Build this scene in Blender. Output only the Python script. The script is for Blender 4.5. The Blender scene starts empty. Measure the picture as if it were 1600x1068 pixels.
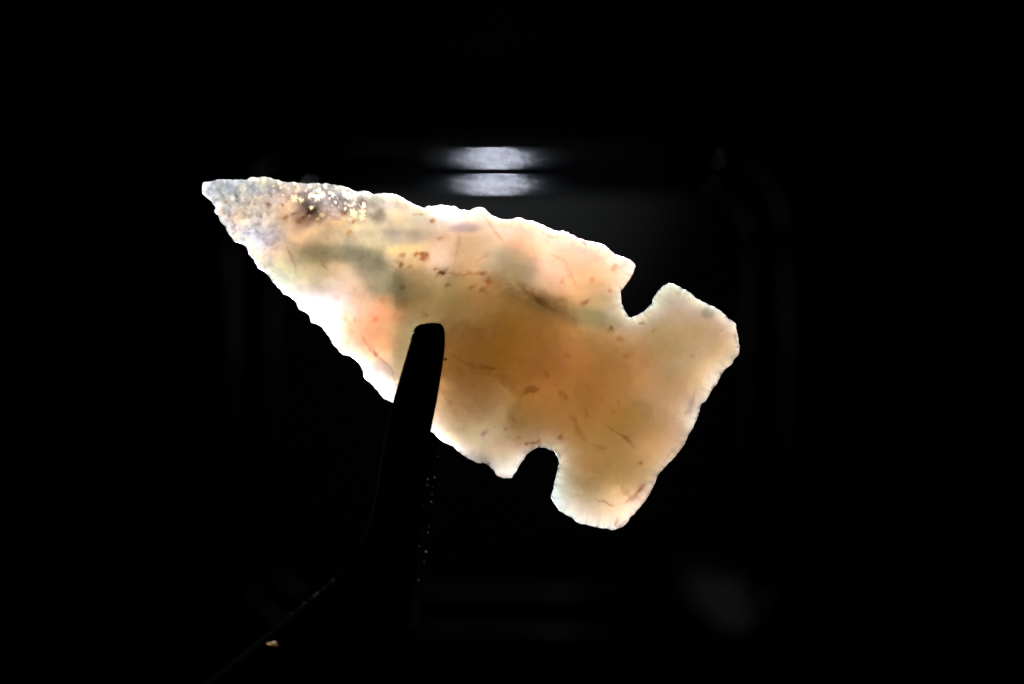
import bpy, bmesh, math, random
import numpy as np
from mathutils import Vector, Matrix
random.seed(7)
rng = np.random.default_rng(7)
sc = bpy.context.scene
C = sc.collection

# ------------------------------------------------------------------ camera
CAM_Z, STONE_Z = 0.302, 0.080            # metres above the table
cam_d = bpy.data.cameras.new('camera')
cam = bpy.data.objects.new('camera', cam_d); C.objects.link(cam)
cam.location = (0, 0, CAM_Z); cam.rotation_euler = (0, 0, 0)
cam_d.lens = 100; cam_d.sensor_width = 36
cam_d.clip_start = 0.01; cam_d.clip_end = 10
cam_d.dof.use_dof = True; cam_d.dof.focus_distance = CAM_Z - STONE_Z - 0.0006
cam_d.dof.aperture_fstop = 13.5
sc.camera = cam
PX = 0.222 * 0.36 / 1600                 # metres per photo pixel at the stone

# ------------------------------------------------------------------ world, lamps, exposure
w = bpy.data.worlds.new('World'); sc.world = w; w.use_nodes = True
w.node_tree.nodes['Background'].inputs[0].default_value = (0, 0, 0, 1)
w.node_tree.nodes['Background'].inputs[1].default_value = 0.0
sc.view_settings.view_transform = 'Standard'; sc.view_settings.look = 'None'
sc.view_settings.exposure = 0; sc.view_settings.gamma = 1
sc.cycles.max_bounces = 12; sc.cycles.transmission_bounces = 8
sc.cycles.use_denoising = True; sc.cycles.sample_clamp_indirect = 6

def lamp(name, loc, aim, power, size, col=(1, 1, 1), spread=180):
    d = bpy.data.lights.new(name, 'AREA'); d.energy = power; d.size = size; d.shape = 'DISK'
    d.color = col; d.spread = math.radians(spread)
    o = bpy.data.objects.new(name, d); C.objects.link(o); o.location = loc
    o.rotation_euler = (Vector(aim) - Vector(loc)).to_track_quat('-Z', 'Y').to_euler()
    return o
lamp('backlight_lower_left', (-0.072, -0.070, STONE_Z - 0.062), (-0.008, 0.0, STONE_Z), 0.051, 0.03, (1, .97, .93), 44)
lamp('backlight_upper', (0.025, 0.095, STONE_Z - 0.062), (0.004, 0.002, STONE_Z), 0.051, 0.03, (1, .97, .93), 44)
lamp('camera_torch', (-0.004, -0.200, 0.280), (-0.002, 0.021, 0.01), 0.00105, 0.005, (.86, .93, 1), 7.4)

# ------------------------------------------------------------------ helpers
def M(name):
    m = bpy.data.materials.new(name); m.use_nodes = True
    nt = m.node_tree; nt.nodes.clear()
    out = nt.nodes.new('ShaderNodeOutputMaterial')
    return m, nt, out
def N(nt, t, **kw):
    n = nt.nodes.new(t)
    for k, v in kw.items(): setattr(n, k, v)
    return n
def L(nt, a, b): nt.links.new(a, b)
def tag(o, label=None, cat=None, kind=None, group=None):
    if label: o['label'] = label
    if cat: o['category'] = cat
    if kind: o['kind'] = kind
    if group: o['group'] = group
    return o
def link_mesh(name, me, mat, parent=None, loc=(0, 0, 0)):
    o = bpy.data.objects.new(name, me); C.objects.link(o); o.location = loc
    if mat: me.materials.append(mat)
    if parent: o.parent = parent
    return o
def P(px, py, z):
    """photo pixel seen at height z -> world point"""
    s = PX * (CAM_Z - z) / 0.222
    return Vector(((px - 800) * s, (534 - py) * s, z))
def noise2(x, y, scale, seed):
    """smooth value noise, -1..1"""
    r = np.random.default_rng(seed); T = r.uniform(-1, 1, (256, 256))
    u = x / scale + 37.3; v = y / scale + 11.7
    i = np.floor(u).astype(int); j = np.floor(v).astype(int); a = u - i; b = v - j
    a = a * a * a * (a * (6 * a - 15) + 10); b = b * b * b * (b * (6 * b - 15) + 10)
    g = lambda p, q: T[(j + q) % 256, (i + p) % 256]
    return (g(0, 0) * (1 - a) + g(1, 0) * a) * (1 - b) + (g(0, 1) * (1 - a) + g(1, 1) * a) * b
def fbm(x, y, scale, seed, n=4):
    t = 0; amp = 1; tot = 0
    for k in range(n):
        ca, sa = math.cos(k * 1.1 + .4), math.sin(k * 1.1 + .4)
        t = t + amp * noise2(x * ca - y * sa, x * sa + y * ca, scale / 2 ** k, seed + k); tot += amp; amp *= .55
    return t / tot
def facets(x, y, scale, seed, lo=0.):
    """cellular pattern: value per cell (0..1) and distance to the cell border in px"""
    r = np.random.default_rng(seed); J = r.uniform(0.1, .9, (128, 128, 2)); V = r.uniform(0, 1, (128, 128))
    u = x / scale; v = y / scale; i = np.floor(u).astype(int); j = np.floor(v).astype(int)
    d1 = np.full(x.shape, 1e9); d2 = np.full(x.shape, 1e9); val = np.zeros(x.shape)
    for p in (-1, 0, 1):
        for q in (-1, 0, 1):
            a = (i + p) % 128; b = (j + q) % 128
            d = np.hypot(i + p + J[b, a, 0] - u, j + q + J[b, a, 1] - v)
            m = d < d1
            d2 = np.where(m, d1, np.minimum(d2, d)); val = np.where(m, V[b, a], val); d1 = np.where(m, d, d1)
    return val, (d2 - d1) * scale * .5
def sstep(a, b, x):
    t = np.clip((x - a) / (b - a), 0, 1); return t * t * (3 - 2 * t)

# ------------------------------------------------------------------ table
def make_table():
    m, nt, out = M('black_cloth')
    b = N(nt, 'ShaderNodeBsdfPrincipled'); L(nt, b.outputs[0], out.inputs[0])
    tc = N(nt, 'ShaderNodeTexCoord'); n = N(nt, 'ShaderNodeTexNoise'); n.inputs['Scale'].default_value = 900
    r = N(nt, 'ShaderNodeValToRGB'); r.color_ramp.elements[0].color = (.0006, .0007, .0006, 1); r.color_ramp.elements[1].color = (.0016, .0016, .0016, 1)
    L(nt, tc.outputs['Object'], n.inputs['Vector']); L(nt, n.outputs['Fac'], r.inputs[0]); L(nt, r.outputs[0], b.inputs['Base Color'])
    b.inputs['Roughness'].default_value = 1; b.inputs['Specular IOR Level'].default_value = 0
    me = bpy.data.meshes.new('table')
    s = .6
    me.from_pydata([(-s, -s, 0), (s, -s, 0), (s, s, 0), (-s, s, 0)], [], [(0, 1, 2, 3)])
    tag(link_mesh('table', me, m), kind='structure')
make_table()

# ------------------------------------------------------------------ tray
def rounded_rect(cx, cy, hx, hy, r, n=20, m=28):
    arc = []
    for k, (sx, sy) in enumerate(((1, 1), (-1, 1), (-1, -1), (1, -1))):
        arc.append([(cx + sx * (hx - r) + r * math.cos(math.pi / 2 * (k + i / n)), cy + sy * (hy - r) + r * math.sin(math.pi / 2 * (k + i / n))) for i in range(n + 1)])
    pts = []
    for k in range(4):                                        # corner, then the straight side cut into short pieces
        pts += arc[k]; p, q = arc[k][-1], arc[(k + 1) % 4][0]
        pts += [(p[0] + (q[0] - p[0]) * i / m, p[1] + (q[1] - p[1]) * i / m) for i in range(1, m)]
    return pts
def make_tray():
    root = bpy.data.objects.new('tray', None); C.objects.link(root)
    tag(root, 'black plastic tray with rounded corners behind the stone, two white glints on its rim', 'tray')
    ctr = P(797, 612, .012); root.location = (ctr.x, ctr.y, 0)
    s = PX * (CAM_Z - .010) / .222
    hx, hy, R = 470 * s, 412 * s, 170 * s
    def painted_reflection(nt, tc, n, base):                               # blurred reflection painted as a pale patch across the lower right corner
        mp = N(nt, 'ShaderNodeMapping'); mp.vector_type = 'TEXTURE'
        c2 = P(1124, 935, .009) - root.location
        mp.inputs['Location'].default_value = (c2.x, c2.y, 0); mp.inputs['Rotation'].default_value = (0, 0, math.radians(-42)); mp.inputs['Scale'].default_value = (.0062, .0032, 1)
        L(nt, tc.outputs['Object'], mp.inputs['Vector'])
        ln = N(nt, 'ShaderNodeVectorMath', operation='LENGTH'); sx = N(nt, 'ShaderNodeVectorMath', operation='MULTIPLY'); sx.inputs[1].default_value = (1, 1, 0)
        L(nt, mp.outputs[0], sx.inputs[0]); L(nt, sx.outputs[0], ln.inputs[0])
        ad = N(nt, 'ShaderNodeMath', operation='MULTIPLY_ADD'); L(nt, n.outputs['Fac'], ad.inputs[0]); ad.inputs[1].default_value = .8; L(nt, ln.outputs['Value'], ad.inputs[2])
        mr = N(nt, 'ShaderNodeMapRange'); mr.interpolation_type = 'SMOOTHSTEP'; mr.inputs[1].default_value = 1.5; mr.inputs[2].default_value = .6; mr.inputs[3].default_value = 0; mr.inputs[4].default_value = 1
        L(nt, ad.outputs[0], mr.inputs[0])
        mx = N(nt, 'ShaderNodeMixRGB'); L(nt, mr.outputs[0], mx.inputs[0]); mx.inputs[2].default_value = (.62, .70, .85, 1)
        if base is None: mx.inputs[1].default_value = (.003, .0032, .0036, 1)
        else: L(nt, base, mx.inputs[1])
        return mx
    # rim profile: distance inward (photo px), height (mm)
    prof = [(0, 0.3), (-1, 4.0), (-.5, 8.6), (1.5, 9.4), (5, 9.85), (10, 10.15)]
    su, sa = [10, 66, 74, 80, 98, 104], [14, -38, -37, -28, -12, 0]      # surface slope in degrees across the crown and the cove
    uu, hh = 10., 10.15
    while uu < 103.9:
        st = 1.5 if uu + 1.5 < 104 else 104 - uu
        hh += math.tan(math.radians(float(np.interp(uu + st / 2, su, sa)))) * st * s * 1000; uu += st
        prof.append((uu, hh))
    m, nt, out = M('black_gloss_plastic')
    df = N(nt, 'ShaderNodeBsdfDiffuse'); df.inputs['Color'].default_value = (.003, .0032, .0036, 1)
    tc = N(nt, 'ShaderNodeTexCoord'); n = N(nt, 'ShaderNodeTexNoise'); n.inputs['Scale'].default_value = 260; n.inputs['Detail'].default_value = 5
    L(nt, tc.outputs['Object'], n.inputs['Vector'])
    mx = painted_reflection(nt, tc, n, None); L(nt, mx.outputs[0], df.inputs['Color'])
    g1 = N(nt, 'ShaderNodeBsdfGlossy', distribution='BECKMANN'); g1.inputs['Roughness'].default_value = .06
    g2 = N(nt, 'ShaderNodeBsdfGlossy', distribution='BECKMANN'); g2.inputs['Roughness'].default_value = .10; g2.inputs['Color'].default_value = (.75, .85, 1, 1)
    mg = N(nt, 'ShaderNodeMixShader'); mg.inputs[0].default_value = .12; L(nt, g1.outputs[0], mg.inputs[1]); L(nt, g2.outputs[0], mg.inputs[2])
    fr = N(nt, 'ShaderNodeFresnel'); fr.inputs['IOR'].default_value = 1.3
    ms = N(nt, 'ShaderNodeMixShader'); L(nt, fr.outputs[0], ms.inputs[0]); L(nt, df.outputs[0], ms.inputs[1]); L(nt, mg.outputs[0], ms.inputs[2]); L(nt, ms.outputs[0], out.inputs[0])
    bm = bmesh.new(); rings = []
    for d, h in prof:
        ds = d * s; r = max(R - ds, .004)
        rings.append([bm.verts.new((x, y, h * .001)) for x, y in rounded_rect(0, 0, hx - ds, hy - ds, r)])
    for a, c in zip(rings, rings[1:]):
        n_ = len(a)
        for i in range(n_):
            bm.faces.new((a[i], a[(i + 1) % n_], c[(i + 1) % n_], c[i]))
    me = bpy.data.meshes.new('rim'); bm.to_mesh(me); bm.free(); me.shade_smooth()
    link_mesh('rim', me, m, root)
    # floor of the tray, satin
    m, nt, out = M('black_satin_plastic')
    b = N(nt, 'ShaderNodeBsdfPrincipled'); L(nt, b.outputs[0], out.inputs[0])
    tc = N(nt, 'ShaderNodeTexCoord'); n = N(nt, 'ShaderNodeTexNoise'); n.inputs['Scale'].default_value = 60; n.inputs['Detail'].default_value = 8
    L(nt, tc.outputs['Object'], n.inputs['Vector'])
    r = N(nt, 'ShaderNodeValToRGB'); r.color_ramp.elements[0].color = (.022, .022, .022, 1); r.color_ramp.elements[1].color = (.034, .034, .033, 1)
    L(nt, n.outputs['Fac'], r.inputs[0])
    mx = painted_reflection(nt, tc, n, r.outputs[0])
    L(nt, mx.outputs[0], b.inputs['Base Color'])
    b.inputs['Roughness'].default_value = .62; b.inputs['Specular IOR Level'].default_value = .25
    d, h = prof[-1]
    bm = bmesh.new()
    vs = [bm.verts.new((x, y, h * .001)) for x, y in rounded_rect(0, 0, hx - d * s, hy - d * s, max(R - d * s, .004))]
    bm.faces.new(vs)
    me = bpy.data.meshes.new('tray_floor'); bm.to_mesh(me); bm.free()
    link_mesh('tray_floor', me, m, root)
make_tray()

# ------------------------------------------------------------------ the stone point
OUT = [(316.5,290),(317,286.5),(319,285.2),(324.6,283.8),(332.5,283.5),(339,281.2),(348,280.7),(360.6,281.2),(377.4,281),(387.5,280),(392,277),(397.6,277.3),
(403,277.9),(412,276.6),(418,277.6),(431,280.7),(440,283.5),(450,285.7),(460,284.6),(469,286.3),(478,287.6),(494,286.4),(502,287.6),(511,286.6),(521,289),(535.5,291.3),(548,296.4),
(558,300.3),(563,299.5),(569,298.6),(575.6,300.8),(582.4,304),(590,303),(599,302.3),(615,303.6),(624,306.4),(637.4,314.8),(651,322),(663,324.4),(669,321.6),(678,322.2),(686,319.5),
(693.6,321),(705.7,322.3),(713.6,325),(720,327.8),(734.6,328.2),(740,325.6),(750,324.2),(759.5,328.2),(766,334.7),(774,339.3),(784.4,343),(798.8,343),(810,340),(821,344),(834,346.2),
(842,349.5),(853.7,354.3),(865,360),(872.4,362),(880,360.3),(891,365.6),(910,374),(919,376.8),(940,381.5),(947,385.2),(955,392.7),(962,398.4),(973.6,402),(984.8,406.8),(993,414.3),
(991,421.8),(986.7,433),(979,443.3),(971.4,454.6),(970,461),(971,468),(972.6,476),(975,483),(979,490.5),(983,495.8),(987,496),(998,491.8),(1009,484),(1017.7,475.9),(1020.6,466.5),(1028,456),(1035.5,447.8),
(1045,442.7),(1052.4,444),(1067.4,451.5),(1076.8,456.2),(1086,464.6),(1101,473),(1116,479.6),(1127,487),(1136.7,496.5),(1144,502),(1149.8,505.8),(1150,514.3),(1153.6,523.6),(1154.2,534),
(1156,540),(1154.5,551.7),(1149,560),(1146,564),(1143,568),(1134,575.5),(1125.8,586.3),(1119.8,599.8),(1115.3,604),(1110.8,610.3),(1107.8,616.3),(1103.3,625.3),(1097.3,628.5),(1095,633),(1092.8,642),(1085.8,663),
(1076.4,677),(1069.4,693.6),(1053,714.7),(1039,728.7),(1027.3,742.8),(1022.6,756),(1010.9,777.9),(1001.5,789.6),(992,801.3),(985,808.3),(978,818.9),(966.4,824.7),(955.9,827.5),(945.3,825.2),
(926.6,821.2),(904.4,816.5),(890.3,806),(875,797.8),(867,787.3),(860.6,776),(864,765),(867,749.8),(871,735),(873,722),(871.7,714.3),(866,704.5),(856.4,700.5),(847.3,697.8),(840,698),(834,701),
(823,708.7),(819,716),(811.7,725.5),(806,736.8),(798.6,746.5),(787.4,746.5),(776,741.4),(770.5,733.5),(761,724.6),(744.3,721.4),(729.3,713.9),(716,704),(705,695.5),(693.7,690),(686,684.3),(678.7,676.8),
(660,664),(640,646),(622,634),(612.6,627.3),(607,625.8),(598,620.2),(589,609),(580,597.8),(568.8,589.9),(566.5,577.5),(559.8,565.2),(547.4,555.5),(536.2,553.3),(523.8,541.6),(514.8,528),(505.8,515.7),
(496.9,507.9),(486.7,504),(483.4,494.4),(476.6,487.8),(467.6,484),(461,469.9),(449.7,462),(443,460.6),(438.4,452.8),(430,445),(424,438),(420.3,431),(412.4,424),(403,418.5),(399.3,412),(394,402.8),(388.8,397.5),
(386,387),(379.7,381.8),(367.9,378.5),(361.7,371),(356,363),(351.6,353),(344.8,346.4),(341.5,337.4),(335.3,332),(336.4,325),(331.3,316),(322.4,308.2),(316.7,303),(315.8,296)]
OUT = np.array(OUT, float)
def refine(poly):
    """resample and add the tiny chips of a knapped edge"""
    q = []
    n = len(poly)
    for i in range(n):
        a, b = poly[i], poly[(i + 1) % n]; p0, p3 = poly[i - 1], poly[(i + 2) % n]
        k = max(1, int(round(np.hypot(*(b - a)) / 1.6)))
        for t in np.arange(k) / k:
            cr = .5 * ((2 * a) + (-p0 + b) * t + (2 * p0 - 5 * a + 4 * b - p3) * t * t + (-p0 + 3 * a - 3 * b + p3) * t ** 3)
            q.append(.5 * cr + .5 * (a + (b - a) * t))
    q = np.array(q); m = len(q)
    tan = np.roll(q, -2, 0) - np.roll(q, 2, 0); tan /= np.linalg.norm(tan, axis=1)[:, None] + 1e-9
    nor = np.stack([tan[:, 1], -tan[:, 0]], 1)
    s = np.arange(m) * 1.6; r = np.random.default_rng(3); o = np.zeros(m)
    pos = 0
    while pos < s[-1]:
        wd = r.uniform(5, 15); dp = r.uniform(.2, 1.5) * (wd / 12)
        u = (s - pos) / wd; o += np.where((u > 0) & (u < 1), dp * (1 - (2 * u - 1) ** 2), 0); pos += wd
    return q - nor * (o - .45)[:, None] * -1 * -1, nor
poly, _ = refine(OUT)

def make_point():
    g = 1.45
    xs = np.arange(312, 1162, g); ys = np.arange(272, 833, g)
    X, Y = np.meshgrid(xs, ys); sh = X.shape
    pts = np.stack([X.ravel(), Y.ravel()], 1)
    A = poly; B = np.roll(poly, -1, 0)
    ins = np.zeros(len(pts), bool)
    for a, b in zip(A, B):
        c = (a[1] > pts[:, 1]) != (b[1] > pts[:, 1])
        if c.any():
            xi = (b[0] - a[0]) * (pts[:, 1] - a[1]) / ((b[1] - a[1]) or 1e-9) + a[0]
            ins ^= c & (pts[:, 0] < xi)
    D = np.full(len(pts), 1e9); NP = np.zeros_like(pts); ID = np.zeros(len(pts), int)
    for k, (a, b) in enumerate(zip(A, B)):
        lo = np.minimum(a, b); hi = np.maximum(a, b)
        ap = pts - a; ab = b - a
        t = np.clip((ap @ ab) / (ab @ ab + 1e-12), 0, 1)
        q = a + t[:, None] * ab; d = np.hypot(*(pts - q).T)
        m_ = d < D; D[m_] = d[m_]; NP[m_] = q[m_]; ID[m_] = k
    snap = (~ins) | (D < .38 * g)
    solid = ins & ~snap
    S = solid.reshape(sh)
    cell = S[:-1, :-1] | S[1:, :-1] | S[:-1, 1:] | S[1:, 1:]
    used = np.zeros(sh, bool)
    used[:-1, :-1] |= cell; used[1:, :-1] |= cell; used[:-1, 1:] |= cell; used[1:, 1:] |= cell
    pos = pts.copy(); pos[snap] = NP[snap]; D2 = np.where(snap, 0, D)
    u = used.ravel(); x = pos[u, 0]; y = pos[u, 1]; d = D2[u]; s_arc = ID[u] * 1.6
    bnd = snap[u]
    # ---- thickness of the stone: control values (x, y, share of full thickness)
    # KT
    K = np.array([(340, 300, 0.48, 0.665, 0.855, 1.329), (400, 300, 1.106, 0.628, 0.903, 1.272), (400, 340, 0.078, 0.978, 1.032, 1.03), (370, 350, 1.45, 0.3, 0.3, 1.6), (430, 400, 0.878, 0.3, 0.3, 1.6), (500, 330, 1.45, 0.3, 0.3, 1.6), (520, 400, 1.123, 0.3, 0.688, 1.6), (480, 430, 1.389, 0.509, 0.44, 1.6), (560, 440, 0.304, 0.3, 0.593, 1.6), (500, 480, 0.095, 1.0, 1.0, 1.0), (600, 520, 0.69, 0.487, 0.719, 1.597), (590, 400, 1.385, 0.3, 0.484, 1.6), (610, 440, 0.04, 0.863, 1.143, 1.6), (620, 340, 1.45, 0.446, 0.3, 1.6), (650, 375, 0.102, 0.448, 0.803, 1.535), (700, 380, 0.548, 0.363, 0.492, 1.6), (740, 342, 0.154, 1.012, 0.835, 1.108), (700, 470, 0.79, 0.323, 0.47, 1.6), (760, 380, 0.195, 0.3, 0.553, 1.6), (760, 470, 1.45, 0.3, 0.495, 1.6), (800, 415, 0.641, 0.635, 0.805, 1.352), (850, 440, 0.426, 0.5, 0.597, 1.6), (900, 410, 0.872, 0.491, 0.551, 1.6), (950, 450, 0.935, 0.587, 0.888, 1.313), (940, 485, 1.45, 0.436, 0.668, 1.6), (850, 500, 1.411, 0.319, 0.559, 1.6), (760, 540, 1.313, 0.693, 0.796, 1.315), (800, 520, 1.45, 0.688, 0.947, 1.188), (850, 560, 1.45, 0.3, 0.639, 1.6), (950, 560, 1.45, 0.385, 0.632, 1.6), (1000, 540, 1.45, 0.364, 0.422, 1.6), (1050, 500, 0.973, 0.405, 0.509, 1.6), (1080, 530, 0.632, 0.332, 0.404, 1.6), (1120, 520, 0.278, 0.437, 0.561, 1.595), (1060, 600, 0.92, 0.385, 0.578, 1.6), (1000, 620, 0.482, 0.467, 0.536, 1.6), (900, 620, 0.954, 0.344, 0.738, 1.6), (950, 680, 0.954, 0.633, 0.828, 1.332), (850, 650, 1.45, 0.393, 0.514, 1.6), (740, 620, 1.012, 0.514, 0.654, 1.6), (720, 660, 0.648, 0.491, 0.734, 1.6), (780, 690, 0.398, 0.644, 0.795, 1.348), (790, 732, 0.044, 1.6, 1.303, 1.303), (900, 700, 1.45, 0.655, 0.89, 1.257), (890, 740, 1.394, 0.815, 0.845, 1.195), (920, 780, 0.724, 0.341, 0.529, 1.6), (1000, 730, 1.27, 0.423, 0.772, 1.6), (1040, 690, 0.771, 1.192, 0.824, 1.05), (1070, 640, 0.136, 0.998, 1.143, 0.924), (868, 765, 0.183, 0.385, 0.646, 1.597), (660, 490, 0.41, 0.421, 0.705, 1.6), (630, 560, 0.733, 0.594, 0.818, 1.379), (560, 540, 1.209, 1.117, 0.621, 1.27), (530, 528, 0.05, 1.0, 1.0, 1.0), (472, 462, 0.041, 1.0, 0.99, 1.035), (430, 425, 0.836, 0.351, 0.481, 1.6), (588, 596, 0.05, 1.0, 1.0, 1.0), (555, 555, 0.05, 1.0, 1.0, 1.0), (700, 336, 0.05, 1.0, 1.0, 1.0), (930, 392, 0.885, 1.282, 0.746, 1.084), (978, 420, 0.953, 1.282, 0.767, 1.065), (880, 374, 0.861, 1.227, 0.671, 1.172), (820, 360, 1.311, 1.248, 0.619, 1.216), (795, 738, 0.04, 1.6, 1.51, 1.6), (715, 693, 0.04, 1.544, 1.46, 1.6), (1038, 462, 1.197, 0.3, 0.511, 1.6), (1125, 500, 1.45, 0.439, 0.763, 1.598), (1140, 552, 0.04, 1.6, 1.6, 1.6), (1110, 594, 0.04, 1.6, 1.6, 1.6), (958, 820, 0.323, 0.802, 0.884, 1.168), (895, 800, 0.04, 1.074, 1.149, 1.287), (990, 793, 0.1, 1.599, 1.265, 1.401), (1035, 722, 0.04, 1.6, 1.6, 1.6), (714, 540, 1.15, 0.707, 0.936, 1.245), (600, 330, 0.04, 1.085, 1.371, 1.6), (545, 360, 0.552, 0.3, 0.347, 1.6), (450, 330, 1.45, 0.3, 0.425, 1.6), (1035, 560, 0.435, 0.554, 0.571, 1.6), (1000, 680, 0.838, 0.407, 0.682, 1.6), (565, 365, 0.313, 1.068, 1.56, 0.751), (592, 393, 0.04, 1.6, 1.6, 1.6), (585, 415, 0.04, 1.013, 1.187, 1.52), (590, 440, 1.243, 0.3, 0.565, 1.6), (610, 370, 0.04, 0.821, 1.6, 1.6), (670, 372, 0.929, 0.3, 0.466, 1.6), (702, 396, 0.04, 0.689, 0.662, 1.517), (730, 385, 1.027, 0.401, 0.552, 1.6), (755, 357, 1.225, 0.802, 0.982, 1.117), (650, 410, 0.04, 1.514, 1.6, 1.6), (643, 430, 1.45, 0.458, 0.695, 1.6), (662, 442, 0.681, 0.527, 0.816, 1.462), (690, 437, 0.387, 0.3, 0.847, 1.6), (720, 440, 1.45, 0.3, 0.645, 1.6), (745, 435, 0.04, 1.6, 1.6, 1.6), (665, 470, 1.45, 0.678, 0.801, 1.331), (740, 465, 1.138, 0.3, 0.532, 1.6), (575, 475, 0.333, 1.052, 0.747, 1.176), (642, 388, 1.02, 0.3, 0.3, 1.6), (678, 412, 0.087, 0.911, 0.572, 1.44), (1015, 512, 1.45, 0.554, 0.717, 1.489), (1035, 528, 1.085, 0.33, 0.66, 1.6), (1060, 478, 1.007, 0.644, 0.697, 1.4), (1100, 505, 1.445, 0.528, 0.647, 1.6), (1130, 530, 1.45, 0.401, 0.734, 1.6), (1140, 510, 1.45, 1.381, 0.917, 0.972), (1090, 560, 0.541, 0.431, 0.709, 1.59), (985, 640, 1.38, 0.814, 1.184, 0.991), (1055, 640, 0.571, 0.905, 0.775, 1.228), (1075, 600, 1.173, 0.502, 0.7, 1.6), (1040, 668, 0.885, 0.429, 0.893, 1.522), (1092, 608, 0.04, 1.025, 0.991, 1.465), (752, 492, 0.48, 0.591, 0.681, 1.527), (800, 497, 1.45, 0.564, 0.815, 1.41), (797, 547, 1.45, 0.71, 1.215, 1.017), (832, 562, 1.25, 0.657, 0.676, 1.486), (870, 540, 1.001, 0.575, 0.582, 1.6), (900, 502, 1.06, 1.011, 1.018, 0.999), (925, 502, 0.04, 0.351, 0.829, 1.6), (960, 512, 0.884, 0.948, 0.981, 1.054), (930, 540, 1.234, 0.483, 0.618, 1.6), (860, 590, 1.243, 0.772, 0.821, 1.249), (922, 608, 1.45, 0.746, 0.733, 1.372), (835, 640, 1.319, 0.809, 1.155, 1.009), (770, 640, 0.3, 0.444, 0.81, 1.564), (745, 657, 0.04, 1.567, 1.6, 1.6), (960, 600, 1.084, 0.413, 0.73, 1.6), (880, 650, 1.45, 0.886, 0.957, 1.091), (540, 330, 1.45, 0.3, 0.3, 1.6), (480, 345, 0.04, 1.6, 1.6, 1.6), (460, 315, 1.45, 0.3, 0.3, 1.6), (520, 300, 1.45, 0.3, 0.557, 1.6), (575, 320, 0.991, 0.502, 0.761, 1.536), (430, 345, 0.068, 0.356, 0.767, 1.6), (380, 320, 0.04, 1.475, 1.6, 1.6), (350, 320, 0.258, 1.574, 1.484, 0.677), (420, 385, 0.04, 1.514, 1.6, 1.6), (400, 365, 0.407, 0.397, 0.819, 1.596), (470, 380, 0.822, 0.3, 0.304, 1.6), (500, 365, 0.291, 0.318, 0.448, 1.6), (540, 390, 0.04, 1.378, 1.6, 1.6), (565, 395, 0.574, 0.418, 0.66, 1.6), (545, 420, 0.45, 0.994, 0.733, 1.224), (500, 440, 0.04, 0.3, 0.548, 1.6), (460, 430, 0.04, 0.465, 1.255, 1.6), (420, 320, 0.28, 1.0, 1.0, 1.0), (400, 380, 0.22, 1.0, 1.0, 1.0), (450, 350, 0.28, 1.0, 1.0, 1.0), (480, 310, 0.34, 1.0, 1.0, 1.0), (590, 345, 0.28, 1.0, 1.0, 1.0), (830, 385, 0.2, 1.0, 1.0, 1.0), (880, 400, 0.2, 1.0, 1.0, 1.0), (900, 445, 0.4, 1.0, 1.0, 1.0), (950, 425, 0.12, 1.0, 1.0, 1.0), (830, 540, 1.05, 1.0, 1.0, 1.0), (905, 555, 0.98, 1.0, 1.0, 1.0), (700, 620, 0.66, 1.0, 1.0, 1.0), (760, 630, 0.84, 1.0, 1.0, 1.0), (850, 620, 0.92, 1.0, 1.0, 1.0), (950, 610, 0.9, 1.0, 1.0, 1.0), (980, 530, 0.74, 1.0, 1.0, 1.0), (1000, 580, 0.8, 1.0, 1.0, 1.0), (1060, 520, 0.46, 1.0, 1.0, 1.0), (1120, 550, 0.48, 1.0, 1.0, 1.0), (1090, 590, 0.52, 1.0, 1.0, 1.0), (1010, 700, 0.58, 1.0, 1.0, 1.0), (960, 790, 0.46, 1.0, 1.0, 1.0), (990, 770, 0.44, 1.0, 1.0, 1.0), (660, 640, 0.3, 1.0, 1.0, 1.0)])
    # KTEND
    wx_ = x + 7 * fbm(x, y, 30, 411, 4) * np.minimum(1, d / 20); wy_ = y + 7 * fbm(x, y, 30, 431, 4) * np.minimum(1, d / 20)
    w_ = np.exp(-((wx_[:, None] - K[:, 0]) ** 2 + (wy_[:, None] - K[:, 1]) ** 2) / (2 * 22 ** 2)) + 1e-9
    k = (w_ * K[:, 2]).sum(1) / w_.sum(1)
    w_ = np.exp(-((wx_[:, None] - K[:, 0]) ** 2 + (wy_[:, None] - K[:, 1]) ** 2) / (2 * 27 ** 2)) + 1e-9
    fit_tint = (w_ @ K[:, 3:6]) / w_.sum(1)[:, None]  # tint fitted point by point to target colours, blended across the stone
    TH = 3.7e-3
    lam = 9 + 10 * k
    tipm = 1 - sstep(400, 500, x + .35 * (y - 300))
    crust = np.exp(-(((x - 518) / 72) ** 2 + ((y - (316 + (x - 510) * .12)) / 32) ** 2) ** 1.5)      # gritty patch by the upper edge
    t = TH * k * (1 - .9 * crust) * (1 - .45 * tipm) * (1 - np.exp(-d / lam)) + 3.2e-5 * np.minimum(d, 8) ** .8
    cap_ = 2.3 * d * PX + 2e-5; t = cap_ * np.tanh(t / cap_)
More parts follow.
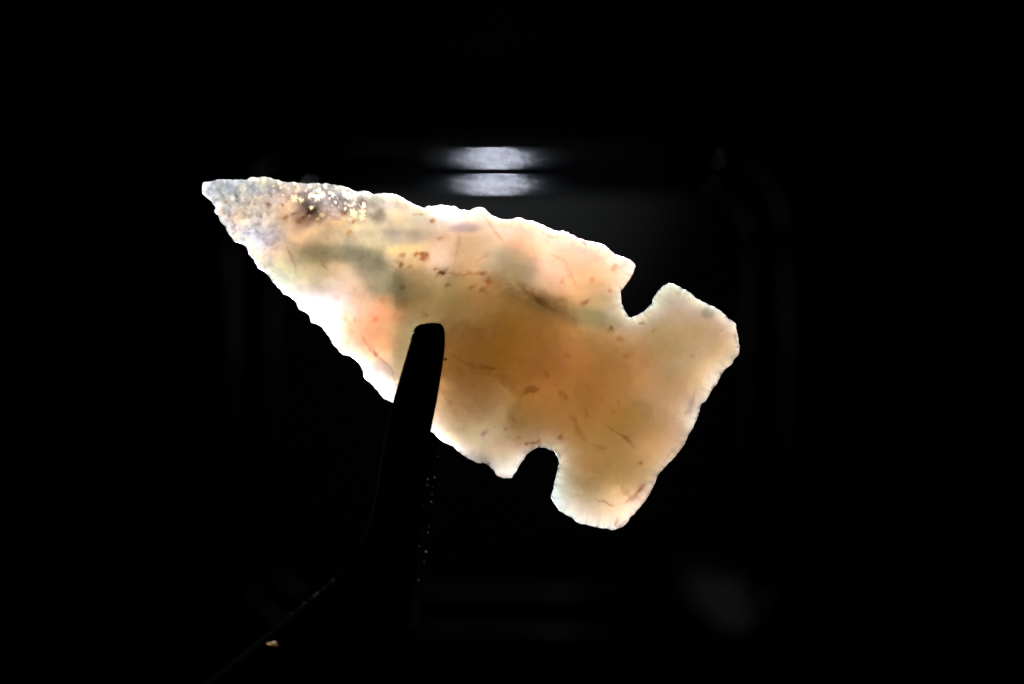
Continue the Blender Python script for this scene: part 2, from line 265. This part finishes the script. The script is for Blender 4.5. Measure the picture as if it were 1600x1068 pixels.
    # ---- flake scars, a different set on each face
    def scars(seed, n_edge):
        r = np.random.default_rng(seed); cut = np.zeros(len(x)); m = len(poly)
        tan = np.roll(poly, -3, 0) - np.roll(poly, 3, 0); tan /= np.linalg.norm(tan, axis=1)[:, None]
        nin = np.stack([-tan[:, 1], tan[:, 0]], 1)
        i = 0
        while i < m:
            big = r.random() < .35
            ln = r.uniform(28, 70) if big else r.uniform(9, 24); wd = ln * r.uniform(.28, .5); 
            c = poly[i] + nin[i] * ln * .35; an = math.atan2(nin[i][1], nin[i][0]) + r.normal(0, .25)
            dx = x - c[0]; dy = y - c[1]; sel = np.where((abs(dx) < ln * 1.4) & (abs(dy) < ln * 1.4))[0]
            p = (dx[sel] * math.cos(an) + dy[sel] * math.sin(an)) / ln; q = (-dx[sel] * math.sin(an) + dy[sel] * math.cos(an)) / wd
            rr = p * p + q * q
            v = np.maximum(0, 1 - rr) * r.uniform(.5, 1.) * (1.0e-4 if big else 8e-5) * (1 + .12 * np.cos(np.sqrt(rr) * 16))
            cut[sel] = np.maximum(cut[sel], v)
            i += int(r.uniform(2, 7) if not big else r.uniform(5, 12))
        for _ in range(26):                                   # broad shallow scars across the faces
            c = (r.uniform(360, 1120), r.uniform(300, 780)); a_ = r.uniform(40, 90); b_ = a_ * r.uniform(.35, .7); an = r.uniform(0, 3.14)
            dx = x - c[0]; dy = y - c[1]
            rr = ((dx * math.cos(an) + dy * math.sin(an)) / a_) ** 2 + ((-dx * math.sin(an) + dy * math.cos(an)) / b_) ** 2
            cut = np.maximum(cut, np.maximum(0, 1 - rr) * 6e-5)
        return cut * (.15 + .85 * np.exp(-(d / 45) ** 2))
    tipm = 1 - sstep(400, 500, x + .35 * (y - 300))
    fine = fbm(x, y, 7, 40, 3); med = fbm(x, y, 26, 60, 4)
    fv, fb = facets(x + 22 * med, y + 22 * fbm(x, y, 24, 77, 4), 24, 5); hv, hb = facets(x + 12 * fbm(x, y, 12, 88, 3), y + 12 * fine, 12, 15)
    gv, gb = facets(x + 3 * fine, y, 8, 9)
    rel_f = -scars(1, 0) + 2.0e-5 * med + tipm * (fv - .5) * 1.1e-4 + crust * ((gv - .5) * 1.8e-4 + fine * 7e-5)
    rel_b = -scars(2, 0) + 2.0e-5 * fbm(x, y, 30, 90, 3) + crust * fbm(x, y, 6, 93, 2) * 1.2e-4
    edge = 1 - np.exp(-d / 7)
    floor_ = 1.2e-5 * np.minimum(d, 4) + 1e-6
    zf = np.maximum(t * .5 + rel_f * edge, floor_); zb = -np.maximum(t * .5 + rel_b * edge, floor_)
    wob = 2.2e-4 * fbm(x, y, 90, 130, 2) + 5e-5 * noise2(x, y, 14, 140)           # the edge itself is slightly wavy
    zf += wob; zb += wob; zf[bnd] = wob[bnd]; zb[bnd] = wob[bnd]
    # ---- mineral colour, fitted tint, painted glints (what the light keeps on its way through)
    col = np.ones((len(x), 3))
    def blob(cx, cy, rx, ry, mult, ang=0, soft=.55, nz=.35):
        a = math.radians(ang); dx = x - cx; dy = y - cy
        u_ = (dx * math.cos(a) + dy * math.sin(a)) / rx; v_ = (-dx * math.sin(a) + dy * math.cos(a)) / ry
        r_ = np.sqrt(u_ * u_ + v_ * v_) + nz * fbm(x, y, 30, int(cx), 3)
        f = 1 - sstep(1 - soft, 1 + soft, r_)
        col[:] *= 1 - f[:, None] * (1 - np.array(mult))
    cl = (.50, .56, .56)
    blob(515, 397, 50, 17, cl); blob(572, 402, 34, 26, cl); blob(600, 440, 42, 30, (.46, .54, .57), 40); blob(640, 455, 30, 40, (.62, .66, .66))
    blob(620, 372, 60, 13, (.66, .66, .74), 0); blob(600, 352, 26, 12, (.72, .72, .8), 45); blob(730, 357, 25, 7, (.62, .66, .80))
    blob(802, 420, 42, 32, (.52, .60, .58)); blob(905, 493, 70, 14, (.62, .70, .68), 12); pass
    blob(600, 515, 40, 34, (1.06, .90, .84)); blob(615, 480, 26, 20, (1.1, .92, .82)); blob(725, 400, 50, 40, (1.02, .94, .93), soft=.7); blob(890, 430, 70, 34, (1.02, .92, .88), 20, .7)
    blob(770, 440, 16, 16, (1.06, .93, .85)); blob(598, 580, 20, 14, (.62, .66, .76), 35); blob(640, 560, 26, 45, (.78, .82, .80))
    blob(520, 316, 76, 22, (.27, .26, .25), 6, .5, .7); blob(478, 338, 26, 18, (.36, .34, .33), -35)
    blob(350, 306, 40, 18, (.62, .70, .86), 25); blob(395, 292, 60, 14, (.62, .70, .84)); blob(420, 372, 40, 16, (.72, .76, .86), 20)
    blob(1060, 490, 34, 22, (.95, .98, 1.1)); blob(1105, 490, 10, 8, (.62, .66, .66)); blob(880, 760, 14, 40, (.95, 1.02, 1.14), 12)
    blob(1050, 540, 60, 40, (.92, 1.0, 1.0)); blob(930, 760, 50, 30, (.92, 1.0, .92)); blob(900, 640, 140, 80, (1.0, .95, .88), 10, .7)
    blob(775, 535, 60, 30, (.88, .86, .78), 0, .7)
    fit_tint = 1 + (fit_tint - 1) * (1 - .75 * crust[:, None]); lum = fit_tint.mean(1)[:, None]; fit_tint = lum + (fit_tint - lum) * 1.0
    lim = 1.12 + .45 * sstep(6, 22, d); fit_tint[:, 2] = np.minimum(fit_tint[:, 2], lim * fit_tint[:, 1])
    col *= fit_tint
    col *= (1 - tipm * .36 * (1 - np.exp(-d / 6)))[:, None]
    warm = np.stack([.07 * med + .03, .03 * med, -.12 * med], 1) * (.15 + tipm[:, None])
    col *= 1 + warm
    col *= 1 + (tipm * (fv - .5) * .30 + tipm * (hv - .5) * .55 - tipm * .08 * np.exp(-(fb / 2) ** 2) + tipm * .6 * fine)[:, None]
    col *= 1 + (crust * ((gv - .45) * .8))[:, None]
    veil = fbm(x, y, 60, 301, 5); lf = 1 - sstep(560, 760, x); col *= (1 + (.05 + .20 * lf) * veil + .16 * lf * fbm(x, y, 22, 333, 3))[:, None]
    pv, pb = facets(x + 26 * fbm(x, y, 44, 511, 4), y + 20 * fbm(x, y, 40, 521, 4), 46, 25)      # flake scars seen through the stone
    col *= (1 + lf * (1 - tipm * .6) * (pv - .5) * .42 * sstep(-1, 5, pb))[:, None]
    tcol = np.stack([.05 * (fv - .5) , 0 * fv, -.16 * (fv - .5)], 1) * (tipm * 1.4)[:, None]; col *= 1 + tcol
    # ---- inclusions, cracks, iron specks
    def stroke(pl, wd, mult, nz=.3, amt=.74):
        seg = [math.hypot(b[0] - a[0], b[1] - a[1]) for a, b in zip(pl, pl[1:])]; tot = sum(seg); acc = 0
        cx_, cy_ = np.mean(pl, 0); sel = np.where((abs(x - cx_) < tot + 25) & (abs(y - cy_) < tot + 25))[0]; X_, Y_ = x[sel], y[sel]
        jx = X_ + 2.2 * noise2(X_, Y_, 11, 71) + 1.2 * noise2(X_, Y_, 5, 73); jy = Y_ + 2.2 * noise2(X_, Y_, 11, 72) + 1.2 * noise2(X_, Y_, 5, 74)
        best = np.full(len(sel), 1e9); arc = np.zeros(len(sel))
        for (a, b), sl in zip(zip(pl, pl[1:]), seg):
            a = np.array(a, float); b = np.array(b, float); ab = b - a
            t_ = np.clip(((jx - a[0]) * ab[0] + (jy - a[1]) * ab[1]) / (ab @ ab + 1e-9), 0, 1)
            dd = np.hypot(jx - a[0] - t_ * ab[0], jy - a[1] - t_ * ab[1]); m_ = dd < best
            best = np.where(m_, dd, best); arc = np.where(m_, acc + t_ * sl, arc); acc += sl
        tp = np.sin(np.pi * np.clip(arc / max(tot, 1e-6), .0, 1)) ** .6 if tot > 12 else 1.
        wv = wd * (.35 + .65 * tp) * (1 + .6 * noise2(X_, Y_, 9, 21)) * .66
        f = np.exp(-(best / wv) ** 2) * (.45 + .55 * tp) * (1 + nz * noise2(X_, Y_, 5, 22)) * amt; f = np.clip(f, 0, 1)
        col[sel] *= 1 - f[:, None] * (1 - np.array(mult))
    br = (.62, .44, .25); dk = (.20, .07, .03); gr = (.66, .60, .55)
    stroke([(807,442),(822,455),(850,474),(870,487)], 8, (.58,.46,.34)); stroke([(826,461),(845,472)], 7, (.7,.6,.5))
    stroke([(703,552),(728,566.5),(760,573.7),(792,575)], 4.5, (.76,.66,.55)); stroke([(755,573),(772,575)], 5, (.8,.7,.6))
    stroke([(812,614),(826,609),(845,606)], 7, (.55,.46,.35)); stroke([(822,609),(842,605)], 9, (.7,.6,.5))
    stroke([(697,620),(707,630)], 6, (.7,.62,.5)); stroke([(664,488),(670,496)], 6, (.75,.65,.5)); stroke([(850,578),(855,590)], 6, (.75,.66,.55))
    stroke([(873,609),(887,623)], 7, (.72,.6,.48)); stroke([(913,635),(919,649)], 6, (.75,.62,.5)); stroke([(914,600),(920,612)], 6, (.82,.7,.6)); stroke([(884,548),(893,560)], 5, (.85,.76,.66))
    stroke([(887,649),(898,656),(903,675),(917,687)], 6, (.72,.6,.48)); stroke([(926,692),(948,701)], 5, (.78,.68,.55))
    stroke([(945,662),(962,672)], 3.5, (.72,.6,.48)); stroke([(962,672),(978,682),(992,698)], 6, (.62,.50,.38))
    stroke([(1006,752),(997,768),(985,776),(975,784)], 10, (.52,.40,.36)); stroke([(1007,754),(990,772)], 5, (.6,.42,.36)); stroke([(970,768),(985,766)], 12, (.74,.66,.6)); stroke([(927,774),(936,781),(952,787),(962,790)], 4, (.55,.46,.36)); stroke([(962,816),(965,811)], 4, br)
    stroke([(449,384),(457,399),(461.6,412),(463.5,428)], 3.2, (.62,.48,.42)); stroke([(395,394),(421,390.5),(442,384)], 3.2, (.72,.66,.66)); stroke([(385,392),(396,404),(404,414)], 2.6, (.7,.66,.66))
    stroke([(500,408),(512,421)], 5, (.62,.62,.5)); stroke([(753,333),(768.6,355),(786,379)], 3.5, (.80,.66,.56)); stroke([(769,393),(758,402),(744,410)], 5, (.82,.66,.60))
    stroke([(718,360),(714,392),(709,421)], 5, (.78,.72,.72)); stroke([(697,428.5),(725,429),(757,427.5)], 3, (.68,.48,.36)); stroke([(752,428),(757,428)], 5, (.6,.4,.3))
    stroke([(566,525),(578,546),(595,560),(608,571.5),(616,584)], 3.4, (.60,.50,.46)); stroke([(568,528),(584,548)], 9, (.84,.78,.74)); stroke([(583,541),(587,551)], 4, (.6,.5,.42)); stroke([(616,584),(622,606)], 4, (.82,.78,.8))
    stroke([(1085,604),(1081,623),(1078,648)], 6, (.66,.64,.68)); stroke([(1108,580),(1109,600)], 4, (.82,.78,.8)); stroke([(1150,522),(1151,534)], 7, (.45,.45,.42)); stroke([(1052,456),(1063,459)], 4, (.86,.72,.6))
    stroke([(846,365),(861,371),(873,371)], 3.2, (.82,.62,.5)); stroke([(859,396),(880,408),(891,422),(899,450)], 4, (.86,.70,.64)); stroke([(645,333),(656,337),(668,335)], 4, (.66,.46,.36))
    stroke([(1060,690),(1045,712),(1030,730)], 4, (.8,.74,.7)); stroke([(912,374),(915,381)], 3, (.5,.45,.42)); stroke([(975,486),(984,499),(996,496)], 4, (.72,.66,.6)); stroke([(968,452),(972,458)], 4, (.55,.5,.45)); stroke([(1005,495),(1016,489)], 5, (.8,.72,.66))
    for (a, b, r_, c_) in [(420,320,3.6,(.30,.15,.08)),(443,322,3,(.5,.28,.12)),(448,341,3.4,(.62,.38,.16)),(461,335,4,(.4,.28,.2)),(462,291,4,(.45,.36,.28)),(353,318,3,(.8,.6,.5)),(358,338,3,(.8,.64,.56)),
        (632,400,4,(.5,.32,.2)),(651,398,3.6,(.55,.28,.12)),(664,402,4.6,(.42,.20,.08)),(660,397,3,(.6,.4,.2)),(628,415,5,(.5,.32,.2)),(640,417,3,(.7,.5,.36)),(688,426,4,dk),(693,428,4,dk),(683,421,3,(.5,.3,.2)),(698,446,4,(.55,.4,.28)),(630,451,4,(.62,.48,.34)),(763,440,3.5,(.72,.5,.36)),
        (754,456,4.4,(.58,.42,.28)),(739,450,4,(.7,.52,.36)),(537,336,3.4,(.62,.38,.14)),(554,348,3.4,(.62,.4,.18)),(549,366,3.6,(.74,.56,.34)),(676,348,3.4,(.56,.30,.12)),(688,372,4.6,(.78,.55,.36)),(722,336,2.5,(.85,.72,.55)),(961,418,5,(.78,.55,.34)),(913,474,4.6,(.56,.38,.28)),
        (925,439,3,(.85,.62,.5)),(952,455,3,(.84,.6,.5)),(1002,507,3.2,(.42,.34,.26)),(953,514,3.6,(.55,.42,.30)),(968,529,3.5,(.74,.6,.48)),(979,556,5,(.80,.68,.54)),(1079,557,3,(.8,.7,.58)),(874,681,3.4,(.55,.40,.28)),(999,720.5,3.2,(.66,.52,.42)),(1072,643,3,(.68,.56,.46)),
        (757,675,3.6,(.62,.50,.40)),(823,690,3.4,(.36,.20,.14)),(832,691,3,(.45,.28,.2)),(839,690,2.5,(.5,.34,.26)),(771,666,2.5,(.8,.7,.6)),(790,668,2.5,(.8,.7,.6)),(812,683,2.5,(.74,.62,.5)),(483,332,4,(.28,.16,.10)),(490,331,3.4,(.30,.16,.09)),(478,340,4,(.4,.26,.18)),(470,351,3.6,(.6,.42,.32)),
        (556,502,3,(.84,.64,.5)),(588,500,3.6,(.84,.60,.48)),(540,498,2.4,(.86,.74,.56)),(493,306,3,(.5,.36,.3)),(566,317,3.6,(.5,.4,.34)),(738,706,3,(.8,.66,.56)),(957,640,2.6,(.84,.76,.66)),(1021,515,4,(.82,.76,.64)),(1120,478,3,(.8,.8,.76)),(600,470,4,(.84,.7,.56)),(878,440,3,(.84,.66,.54))]:
        stroke([(a - r_ * .3, b + r_ * .2), (a + r_ * .4, b - r_ * .2)], r_ * 1.5, c_, .2, .95)
    r2 = np.random.default_rng(12)
    for _ in range(24):                                       # faint dust-like inclusions
        a, b = r2.uniform(340, 1130), r2.uniform(300, 800); dx, dy = r2.normal(0, 4, 2); v = r2.uniform(.72, .92)
        stroke([(a, b), (a + dx, b + dy)], r2.uniform(1.8, 3.5), (v, v * .92, v * .82))
    def painted_glint(px, py, rad, gain):                             # sparkling glint painted as a bright spot in the stone colour
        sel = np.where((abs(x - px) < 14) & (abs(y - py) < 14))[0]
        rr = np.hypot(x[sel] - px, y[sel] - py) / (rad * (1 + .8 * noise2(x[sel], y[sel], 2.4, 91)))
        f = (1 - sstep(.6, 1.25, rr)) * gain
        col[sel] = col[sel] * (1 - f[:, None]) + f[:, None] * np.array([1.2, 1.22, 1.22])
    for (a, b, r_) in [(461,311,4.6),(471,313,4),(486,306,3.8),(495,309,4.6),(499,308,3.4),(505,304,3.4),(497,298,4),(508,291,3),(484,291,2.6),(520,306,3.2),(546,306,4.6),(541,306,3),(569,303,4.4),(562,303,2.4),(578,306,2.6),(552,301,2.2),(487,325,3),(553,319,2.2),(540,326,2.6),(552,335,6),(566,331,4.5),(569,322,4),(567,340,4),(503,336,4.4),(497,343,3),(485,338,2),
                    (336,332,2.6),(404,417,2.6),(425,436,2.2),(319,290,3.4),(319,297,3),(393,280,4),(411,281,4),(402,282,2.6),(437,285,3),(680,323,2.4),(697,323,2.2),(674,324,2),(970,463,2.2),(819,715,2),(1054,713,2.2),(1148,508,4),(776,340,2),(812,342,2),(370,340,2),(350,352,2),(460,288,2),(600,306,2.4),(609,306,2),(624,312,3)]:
        painted_glint(a, b, r_, .95 if b < 330 or a > 540 else .45)
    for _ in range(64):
        a, b = r2.normal(512, 38), r2.normal(306, 10); painted_glint(a, b + (a - 512) * .12, r2.uniform(.9, 2.), r2.uniform(.2, .9))
    for _ in range(260):                                      # tiny glints painted along the very edge
        q = poly[r2.integers(len(poly))]; painted_glint(q[0] + r2.normal(0, 1.5), q[1] + r2.normal(0, 1.5), r2.uniform(.9, 1.9), r2.uniform(.2, .8))
    ev, eb = facets(x + 7 * fine + 9 * med, y + 9 * fbm(x, y, 14, 621, 3), 7.5, 35); rim_ = np.exp(-(d / (5 + 3 * noise2(x, y, 30, 611))) ** 1.5) * np.clip(.62 + .9 * noise2(x, y, 22, 601), .1, 1)
    col *= (1 + rim_ * (np.clip(ev * 1.5 - 1.1, -.75, .25) * .85 * sstep(.2, 1.4, eb) - .1))[:, None] * (1 + rim_[:, None] * np.array([0, -.01, -.02]))  # facet shading of the chipped edge, painted into the colour
    # flutes that run in from the edge
    fl = noise2(s_arc, d * .12, 3.2, 51) * np.exp(-d / 14); col *= (1 + .22 * fl)[:, None]
    fr = np.exp(-d / 3.0)[:, None] * np.array([.03, .01, .0]); col *= 1 - fr
    col = np.clip(col * .86, .004, 1)
    # ---- mesh
    idx = -np.ones(u.shape, int); idx[u] = np.arange(u.sum()); idx = idx.reshape(sh)
    n = int(u.sum()); back = np.arange(n) + n; back[bnd] = np.where(bnd)[0]
    # compact back indices
    keep = np.where(~bnd)[0]; remap = np.zeros(n, int); remap[keep] = n + np.arange(len(keep)); remap[bnd] = np.where(bnd)[0]
    jj, ii = np.where(cell)
    a, b, c, e = idx[jj, ii], idx[jj, ii + 1], idx[jj + 1, ii + 1], idx[jj + 1, ii]
    F = np.stack([a, e, c, b], 1)
    F2 = np.stack([remap[a], remap[b], remap[c], remap[e]], 1)
    okb = ~(bnd[a] & bnd[b] & bnd[c] & bnd[e])
    F = np.concatenate([F[okb], F2[okb]])
    wx = (x - 800) * PX; wy = (534 - y) * PX
    co = np.concatenate([np.stack([wx, wy, zf], 1), np.stack([wx[keep], wy[keep], zb[keep]], 1)])
    me = bpy.data.meshes.new('arrowhead')
    me.vertices.add(len(co)); me.vertices.foreach_set('co', co.ravel().astype(np.float32))
    me.loops.add(F.size); me.loops.foreach_set('vertex_index', F.ravel().astype(np.int32))
    me.polygons.add(len(F)); me.polygons.foreach_set('loop_start', (np.arange(len(F)) * 4).astype(np.int32))
    me.update(calc_edges=True); me.validate()
    at = me.color_attributes.new('mineral', 'FLOAT_COLOR', 'POINT')
    cb = np.full((n + len(keep), 4), 1.0); cb[:n, :3] = col; cb[n:, :3] = .93
    at.data.foreach_set('color', cb.ravel().astype(np.float32))
    a2 = me.attributes.new('milk', 'FLOAT', 'POINT')
    mk = np.concatenate([.035 + .10 * tipm + .10 * crust + .05 * np.exp(-d / 8), np.full(len(keep), .02)])
    a2.data.foreach_set('value', mk.astype(np.float32))
    me.shade_smooth()
    # ---- material: milky chalcedony
    m, nt, out = M('chalcedony')
    ca = N(nt, 'ShaderNodeAttribute', attribute_name='mineral'); ma = N(nt, 'ShaderNodeAttribute', attribute_name='milk')
    tc = N(nt, 'ShaderNodeTexCoord')
    nz = N(nt, 'ShaderNodeTexNoise'); nz.inputs['Scale'].default_value = 2600; nz.inputs['Detail'].default_value = 6
    L(nt, tc.outputs['Object'], nz.inputs['Vector'])
    mr = N(nt, 'ShaderNodeMapRange'); mr.inputs[3].default_value = .93; mr.inputs[4].default_value = 1.05; L(nt, nz.outputs['Fac'], mr.inputs[0])
    mul = N(nt, 'ShaderNodeVectorMath', operation='SCALE'); L(nt, ca.outputs['Color'], mul.inputs[0]); L(nt, mr.outputs[0], mul.inputs['Scale'])
    bp = N(nt, 'ShaderNodeBump'); bp.inputs['Strength'].default_value = .35; bp.inputs['Distance'].default_value = 4e-5; L(nt, nz.outputs['Fac'], bp.inputs['Height'])
    tr = N(nt, 'ShaderNodeBsdfTranslucent'); L(nt, mul.outputs[0], tr.inputs['Color'])
    df = N(nt, 'ShaderNodeBsdfDiffuse'); df.inputs['Color'].default_value = (.62, .76, .95, 1)
    m1 = N(nt, 'ShaderNodeMixShader'); L(nt, ma.outputs['Fac'], m1.inputs[0]); L(nt, tr.outputs[0], m1.inputs[1]); L(nt, df.outputs[0], m1.inputs[2])
    gl = N(nt, 'ShaderNodeBsdfGlossy'); gl.inputs['Roughness'].default_value = .24; L(nt, bp.outputs[0], gl.inputs['Normal'])
    lw = N(nt, 'ShaderNodeLayerWeight'); lw.inputs['Blend'].default_value = .5
    pw = N(nt, 'ShaderNodeMath', operation='POWER'); L(nt, lw.outputs['Facing'], pw.inputs[0]); pw.inputs[1].default_value = 4
    mf = N(nt, 'ShaderNodeMapRange'); mf.inputs[3].default_value = .045; mf.inputs[4].default_value = .22; L(nt, pw.outputs[0], mf.inputs[0])
    m2 = N(nt, 'ShaderNodeMixShader'); L(nt, mf.outputs[0], m2.inputs[0]); L(nt, m1.outputs[0], m2.inputs[1]); L(nt, gl.outputs[0], m2.inputs[2])
    L(nt, m2.outputs[0], out.inputs['Surface'])
    va = N(nt, 'ShaderNodeVolumeAbsorption'); va.inputs['Color'].default_value = (.64, .42, .02, 1); va.inputs['Density'].default_value = 900
    L(nt, va.outputs[0], out.inputs['Volume'])
    root = link_mesh('arrowhead', me, m, None, (0, 0, STONE_Z))
    tag(root, 'translucent tan chalcedony arrowhead with pale chipped edges and two side notches, glowing against black', 'arrowhead')
    return root
stone = make_point()

# ------------------------------------------------------------------ clip
def dark_green(name, rough, base):
    m, nt, out = M(name)
    b = N(nt, 'ShaderNodeBsdfPrincipled'); L(nt, b.outputs[0], out.inputs[0])
    tc = N(nt, 'ShaderNodeTexCoord'); n = N(nt, 'ShaderNodeTexNoise'); n.inputs['Scale'].default_value = 700; n.inputs['Detail'].default_value = 6
    L(nt, tc.outputs['Object'], n.inputs['Vector'])
    r = N(nt, 'ShaderNodeValToRGB'); r.color_ramp.elements[0].color = (*[c * .7 for c in base], 1); r.color_ramp.elements[1].color = (*[c * 1.3 for c in base], 1)
    L(nt, n.outputs['Fac'], r.inputs[0]); L(nt, r.outputs[0], b.inputs['Base Color'])
    bp = N(nt, 'ShaderNodeBump'); bp.inputs['Strength'].default_value = .5; bp.inputs['Distance'].default_value = 3e-5
    L(nt, n.outputs['Fac'], bp.inputs['Height']); L(nt, bp.outputs[0], b.inputs['Normal'])
    b.inputs['Roughness'].default_value = rough; b.inputs['Specular IOR Level'].default_value = 0
    return m
def blade(name, left, right, zfun, thick, mat, parent, bev):
    """a jaw: left and right edge given as photo pixels from tip to tail; zfun(py) = height of its middle above the stone"""
    n = len(left); bm = bmesh.new(); rows = []
    def smooth(pl, m=60):
        pl = np.array(pl, float); t = np.linspace(0, len(pl) - 1, m); o = []
        for v in t:
            i = min(int(v), len(pl) - 2); f = v - i
            p0, p1, p2, p3 = pl[max(i - 1, 0)], pl[i], pl[i + 1], pl[min(i + 2, len(pl) - 1)]
            o.append(.5 * (2 * p1 + (p2 - p0) * f + (2 * p0 - 5 * p1 + 4 * p2 - p3) * f * f + (-p0 + 3 * p1 - 3 * p2 + p3) * f ** 3))
        return np.array(o)
    Lf, Rt = smooth(left), smooth(right)
    for a, b in zip(Lf, Rt):
        py = (a[1] + b[1]) / 2; z = STONE_Z + zfun(py)
        wA, wB = P(a[0], a[1], z), P(b[0], b[1], z); d = (wB - wA); wd = d.length; d.normalize()
        bv = min(bev, wd * .35); th = thick * min(1, .35 + wd / .002)
        row = []
        prof = [(0, -.5 + .25), (.07, -.5 + .06), (.45, -.5), (wd / bv - .45, -.5), (wd / bv - .07, -.44), (wd / bv, -.25), (wd / bv, .2), (wd / bv - .25, .40), (wd / bv - .9, .5), (.9, .5), (.25, .40), (0, .2)]
        for (q, h) in prof:
            p = wA + d * (q * bv); row.append(bm.verts.new((p.x, p.y, z + h * th)))
        rows.append(row)
    for r0, r1 in zip(rows, rows[1:]):
        m = len(r0)
        for i in range(m): bm.faces.new((r0[i], r1[i], r1[(i + 1) % m], r0[(i + 1) % m]))
    bm.faces.new(rows[0]); bm.faces.new(rows[-1][::-1])
    bmesh.ops.recalc_face_normals(bm, faces=bm.faces)
    me = bpy.data.meshes.new(name); bm.to_mesh(me); bm.free(); me.shade_smooth()
    return link_mesh(name, me, mat, parent)
def make_clip():
    root = bpy.data.objects.new('clip', None); C.objects.link(root)
    tag(root, 'dark green plastic spring clip gripping the arrowhead between its narrow jaws', 'clip')
    mt = dark_green('dark_green_plastic', .6, (.0012, .0030, .0016)); mr = dark_green('green_plastic', .34, (.0006, .0045, .0022))
    left = [(664,506),(652,509.5),(646,519),(639,542),(629,576),(617,617),(606,660),(597,708),(589,760),(578,812),(560,858),(528,897),(476,940),(430,978),(372,1025),(320,1068),(270,1110),(240,1160)]
    right = [(668,505),(681,505),(690,508),(694.5,520),(694,548),(689,585),(681,632),(673,672),(666,712),(661,760),(657,812),(652,865),(647,915),(643,965),(640,1010),(638,1050),(636,1110),(634,1180)]
    zt = .5 * 2.1e-3
    fz = lambda py: .0022 + max(0, (py - 505)) * 1.05e-5 + .0006
    blade('front_jaw', left, right, fz, .0030, mt, root, .0014)
    left2 = [(664,528),(656,531),(651,545),(646,575),(640,610),(634,650),(628,700),(622,760),(612,820),(598,880),(570,940),(520,1000),(460,1060),(400,1120),(370,1180)]
    right2 = [(668,527),(680,529),(686,542),(690,575),(691,610),(690,650),(688,690),(685,730),(680,770),(673,820),(666,870),(661,920),(657,970),(654,1040),(652,1100)]
    rz = lambda py: -.0028 - max(0, (py - 505)) * 1.0e-5
    blade('rear_jaw', left2, right2, rz, .0030, mr, root, .0012)
    # pivot block that joins the jaws (just below the frame)
    bm = bmesh.new()
    a = P(300, 1190, STONE_Z); b = P(650, 1130, STONE_Z)
    bmesh.ops.create_cone(bm, cap_ends=True, segments=40, radius1=.0042, radius2=.0042, depth=abs(b.x - a.x),
                          matrix=Matrix.Translation(((a.x + b.x) / 2, a.y - .0015, STONE_Z + .001)) @ Matrix.Rotation(math.pi / 2, 4, 'Y'))
    bmesh.ops.bevel(bm, geom=[e for e in bm.edges if e.calc_face_angle(0) > 1], offset=.0006, segments=2, affect='EDGES')
    me = bpy.data.meshes.new('pivot'); bm.to_mesh(me); bm.free(); me.shade_smooth()
    link_mesh('pivot', me, mt, root)
    # dust caught on the edges
    m, nt, out = M('dust'); bb = N(nt, 'ShaderNodeBsdfPrincipled'); bb.inputs['Base Color'].default_value = (.22, .28, .25, 1); bb.inputs['Roughness'].default_value = .3; L(nt, bb.outputs[0], out.inputs[0])
    bm = bmesh.new(); r = random.Random(4)
    def speck(px, py, z, rad):
        c = P(px, py, STONE_Z + z); q = bmesh.ops.create_icosphere(bm, subdivisions=1, radius=rad * PX)
        for v in q['verts']: v.co = v.co * r.uniform(.75, 1.2) + c
    for (px, py, rad) in [(679,745,1.5),(668,748,2.2),(667.5,757,2.6),(675,771,.8),(674,783,1.2),(669,831,1.2),(665.5,861,1.1),(662.6,877,1),(684,712,1),(662,790,1.1),(654.6,852,1.6),(654,905,1),(670,822,.7),(676,760,.7)]:
        speck(px, py, rz(py) + .0016, rad)
    speck(658, 828, fz(828) + .0012, 2.6)
    for (px, py, rad) in [(520,905,1.2),(507,917,1.1),(496,926,1.7),(492,929,1),(476,940,2.2),(470,946,1.1),(480,966,1.1),(468,978,1.3),(450,992,1.8),(436,1003,1),(400,1028,1.9),(393,1034,1),(540,970,2),(543,965,1.5),(646,519,2.2),(696,560,2.6),(642,532,1.4),(378,1050,1),(455,958,.9)]:
        speck(px, py, fz(py) + .0012, rad)
    me = bpy.data.meshes.new('dust_speck'); bm.to_mesh(me); bm.free()
    tag(link_mesh('dust_speck', me, m, root), kind='stuff')
    # yellow crumb
    m, nt, out = M('yellow_crumb'); bb = N(nt, 'ShaderNodeBsdfPrincipled'); L(nt, bb.outputs[0], out.inputs[0])
    tc = N(nt, 'ShaderNodeTexCoord'); n = N(nt, 'ShaderNodeTexNoise'); n.inputs['Scale'].default_value = 5000; L(nt, tc.outputs['Object'], n.inputs['Vector'])
    rr = N(nt, 'ShaderNodeValToRGB'); rr.color_ramp.elements[0].color = (.55, .32, .08, 1); rr.color_ramp.elements[1].color = (.9, .7, .3, 1); rr.color_ramp.elements[0].position = .35; rr.color_ramp.elements[1].position = .65
    L(nt, n.outputs['Fac'], rr.inputs[0]); L(nt, rr.outputs[0], bb.inputs['Base Color']); bb.inputs['Roughness'].default_value = .5
    bm = bmesh.new(); z = fz(1007) + .0017
    for (px, py, rad) in [(421,1006.5,3.2),(424.5,1007.5,3.6),(428,1003.8,2.9),(431,1008,3.1),(426,1009.5,2.4),(419,1005,1.8)]:
        c = P(px, py, STONE_Z + z); q = bmesh.ops.create_icosphere(bm, subdivisions=2, radius=rad * PX)
        for v in q['verts']: v.co = Vector((v.co.x * r.uniform(.8, 1.15), v.co.y * r.uniform(.6, .95), v.co.z * r.uniform(.6, .9))) + c
    me = bpy.data.meshes.new('crumb'); bm.to_mesh(me); bm.free()
    o = link_mesh('crumb', me, m); tag(o, 'tiny yellow crumb stuck on the dark edge of the clip', 'crumb')
make_clip()
